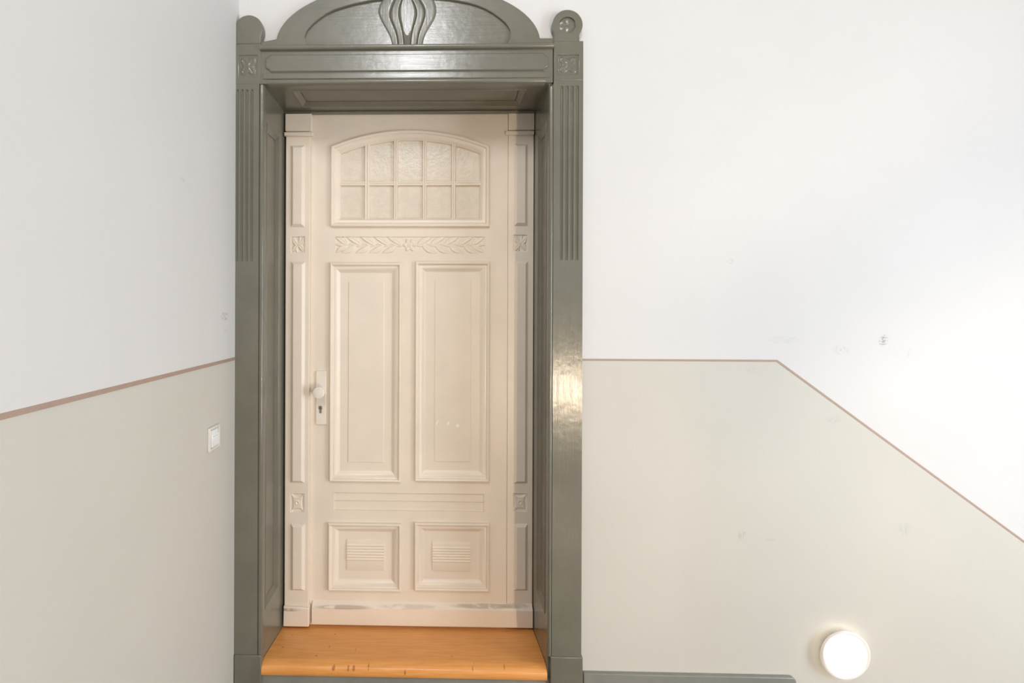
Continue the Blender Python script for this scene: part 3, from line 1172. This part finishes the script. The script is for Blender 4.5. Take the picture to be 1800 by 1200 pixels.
# lock plate, knob, cylinder
r = rect(555.2, 652, 573.6, 746, YD - 0.008)
LP = MB(TD).box(r[0], r[1], r[2], r[3], -0.002, 0.008).build('lock_plate', M_PLATE, D, 0.002, 3)
kc = W(565.3, 686.5, YD - 0.008)
MB(TD).lathe(kc[0], kc[1], [(0.0, 0.006), (0.0165, 0.006), (0.0165, 0.014), (0.012, 0.020), (0.0105, 0.030), (0.0125, 0.036), (0.021, 0.041), (0.0250, 0.047), (0.0256, 0.052), (0.0256, 0.064), (0.0245, 0.0668), (0.021, 0.0682), (0.0, 0.0690)], 48).build('door_knob', M_PLATE, LP, sharp=35)
cc = W(563.6, 716.5, YD - 0.008)
CYL = MB(TD).lathe(cc[0], cc[1], [(0.0090, 0.007), (0.0090, 0.0105), (0.0080, 0.0110), (0.0, 0.0110)], 28).build('lock_cylinder', M_BRASS, LP, sharp=30)
MB(TD).box(cc[0] - 0.0055, cc[0] + 0.0055, cc[1] - 0.024, cc[1] - 0.004, 0.007, 0.0098).build('cylinder_tail', M_BRASS, LP, 0.003, 3)
MB(TD).box(cc[0] - 0.0016, cc[0] + 0.0012, cc[1] - 0.0045, cc[1] + 0.0055, 0.0095, 0.0115).build('keyway_shade', M_DARK, LP)

# ------------------------------------------------------------------ threshold and riser
tb = W(720, 1103, YD - 0.022)[1] - 0.006
tf = W(720, 1168, -0.02)[1]
tl = W(720, 1192.5, -0.032)[1]
prof = [(YD + 0.05, tb - 0.002), (YD - 0.02, tb), (0.012, tf), (0.000, tf - 0.001), (-0.014, tf - 0.004), (-0.026, tf - 0.010), (-0.032, tf - 0.018), (-0.032, tl + 0.006), (-0.028, tl), (YD + 0.05, tl)]
tx0, tx1 = XL + 0.0012, XR - 0.0012
th = MB().sweep_u(tx0, tx1, prof).build('door_threshold', M_WOOD, sharp=50)
tag(th, 'orange varnished wooden threshold board under the cream door', 'threshold')
o = MB().box(XL, XR, -0.018, 0.0, 0.0, tl).build('threshold_riser', M_GREY, None, 0.002)
tag(o, 'grey painted riser below the orange threshold board', 'riser')

# ------------------------------------------------------------------ light switch on the left wall
y0s, z0s = WX(364.0, 776, XWALL)
y1s = y0s + 0.081
zc_s = WX(376.5, 770, XWALL + 0.01)[1]
z0s, z1s = zc_s - 0.0405, zc_s + 0.0405
SW = thing('light_switch', (XWALL, (y0s + y1s) / 2, z0s), 'ivory square light switch with white name field on the side wall', 'switch')
TS = T_left(XWALL)
fr = [(y0s, z0s), (y1s, z0s), (y1s, z1s), (y0s, z1s)]
MB(TS).plate(fr, [inset(fr, 0.009)], 0.0105, 0.0).build('switch_frame', M_SWITCH, SW, 0.0025, 3)
q = inset(fr, 0.0085)
MB(TS).plate(q, [], 0.003, 0.0).build('switch_recess', M_SWITCH, SW)
rk = inset(fr, 0.0122)
u0, u1, v0, v1 = rk[0][0], rk[1][0], rk[0][1], rk[2][1]
m = MB(TS)
RK = m.sweep_u(u0, u1, [(v0, 0.002), (v0, 0.0122), (v0 + 0.002, 0.0130), (v1 - 0.012, 0.0098), (v1 - 0.012, 0.0078), (v1, 0.0070), (v1, 0.002)]).build('rocker', M_ROCKER, SW, 0.0008)
MB(TS).sweep_u(u0 + 0.004, u1 - 0.004, [(v1 - 0.029, 0.0100), (v1 - 0.029, 0.0118), (v1 - 0.014, 0.0108), (v1 - 0.014, 0.0090)]).build('name_field', M_LABEL, RK, 0.0003)
MB(TS).sweep_u(u0 + 0.010, u1 - 0.012, [(v1 - 0.0220, 0.0105), (v1 - 0.0220, 0.01165), (v1 - 0.0208, 0.01158), (v1 - 0.0208, 0.0104)]).build('printed_line', M_PRINT, RK)

# ------------------------------------------------------------------ round wall lamps
def wall_lamp(cx_, cz_, T, R_, label, wloc, power=None, light_loc=None, light_to=None):
    t = thing('wall_lamp', wloc, label, 'lamp')
    MB(T).lathe(cx_, cz_, [(0.0, 0.0), (R_ * 0.62, 0.0), (R_ * 0.64, 0.006), (R_ * 0.80, 0.019), (0.0, 0.021)], 56).build('lamp_base', M_LAMPBASE, t, sharp=30)
    MB(T).lathe(cx_, cz_, [(R_ * 0.79, 0.018), (R_ * 0.825, 0.024), (R_ * 0.82, 0.031), (R_ * 0.78, 0.034), (R_ * 0.6, 0.0355), (R_ * 0.3, 0.0365), (0.0, 0.037)], 56).build('diffuser', M_GLOW, t, sharp=40)
    ring = [(R_ * (0.92 + 0.08 * math.cos(math.radians(a_))), 0.029 + 0.0065 * math.sin(math.radians(a_))) for a_ in range(0, 361, 24)]
    MB(T).lathe(cx_, cz_, ring, 56).build('glass_ring', M_GLASS, t, sharp=60)
    return t


lc = W(1487, 1152.5, -0.032)
lamp_R = 42.5 * (1.955 - 0.032) / F
wall_lamp(lc[0], lc[1], T_front(0), lamp_R, 'lit round glass wall lamp low beside the descending stair', (lc[0], 0.0, lc[1] - lamp_R))
# its twin on the opposite wall, behind the camera; the warm light falling on the door comes from there
lx, lz = 1.42, 0.68
wall_lamp(lx, lz, T_back, lamp_R, 'lit round glass wall lamp low on the wall opposite', (lx, YF, lz - lamp_R))
area_light('wall_lamp_opposite_offscreen', (lx, YF + 0.05, lz), (lx, 0.0, lz + 0.3), 0.16, 0.16, 38, (1.0, 0.80, 0.58), 'DISK')
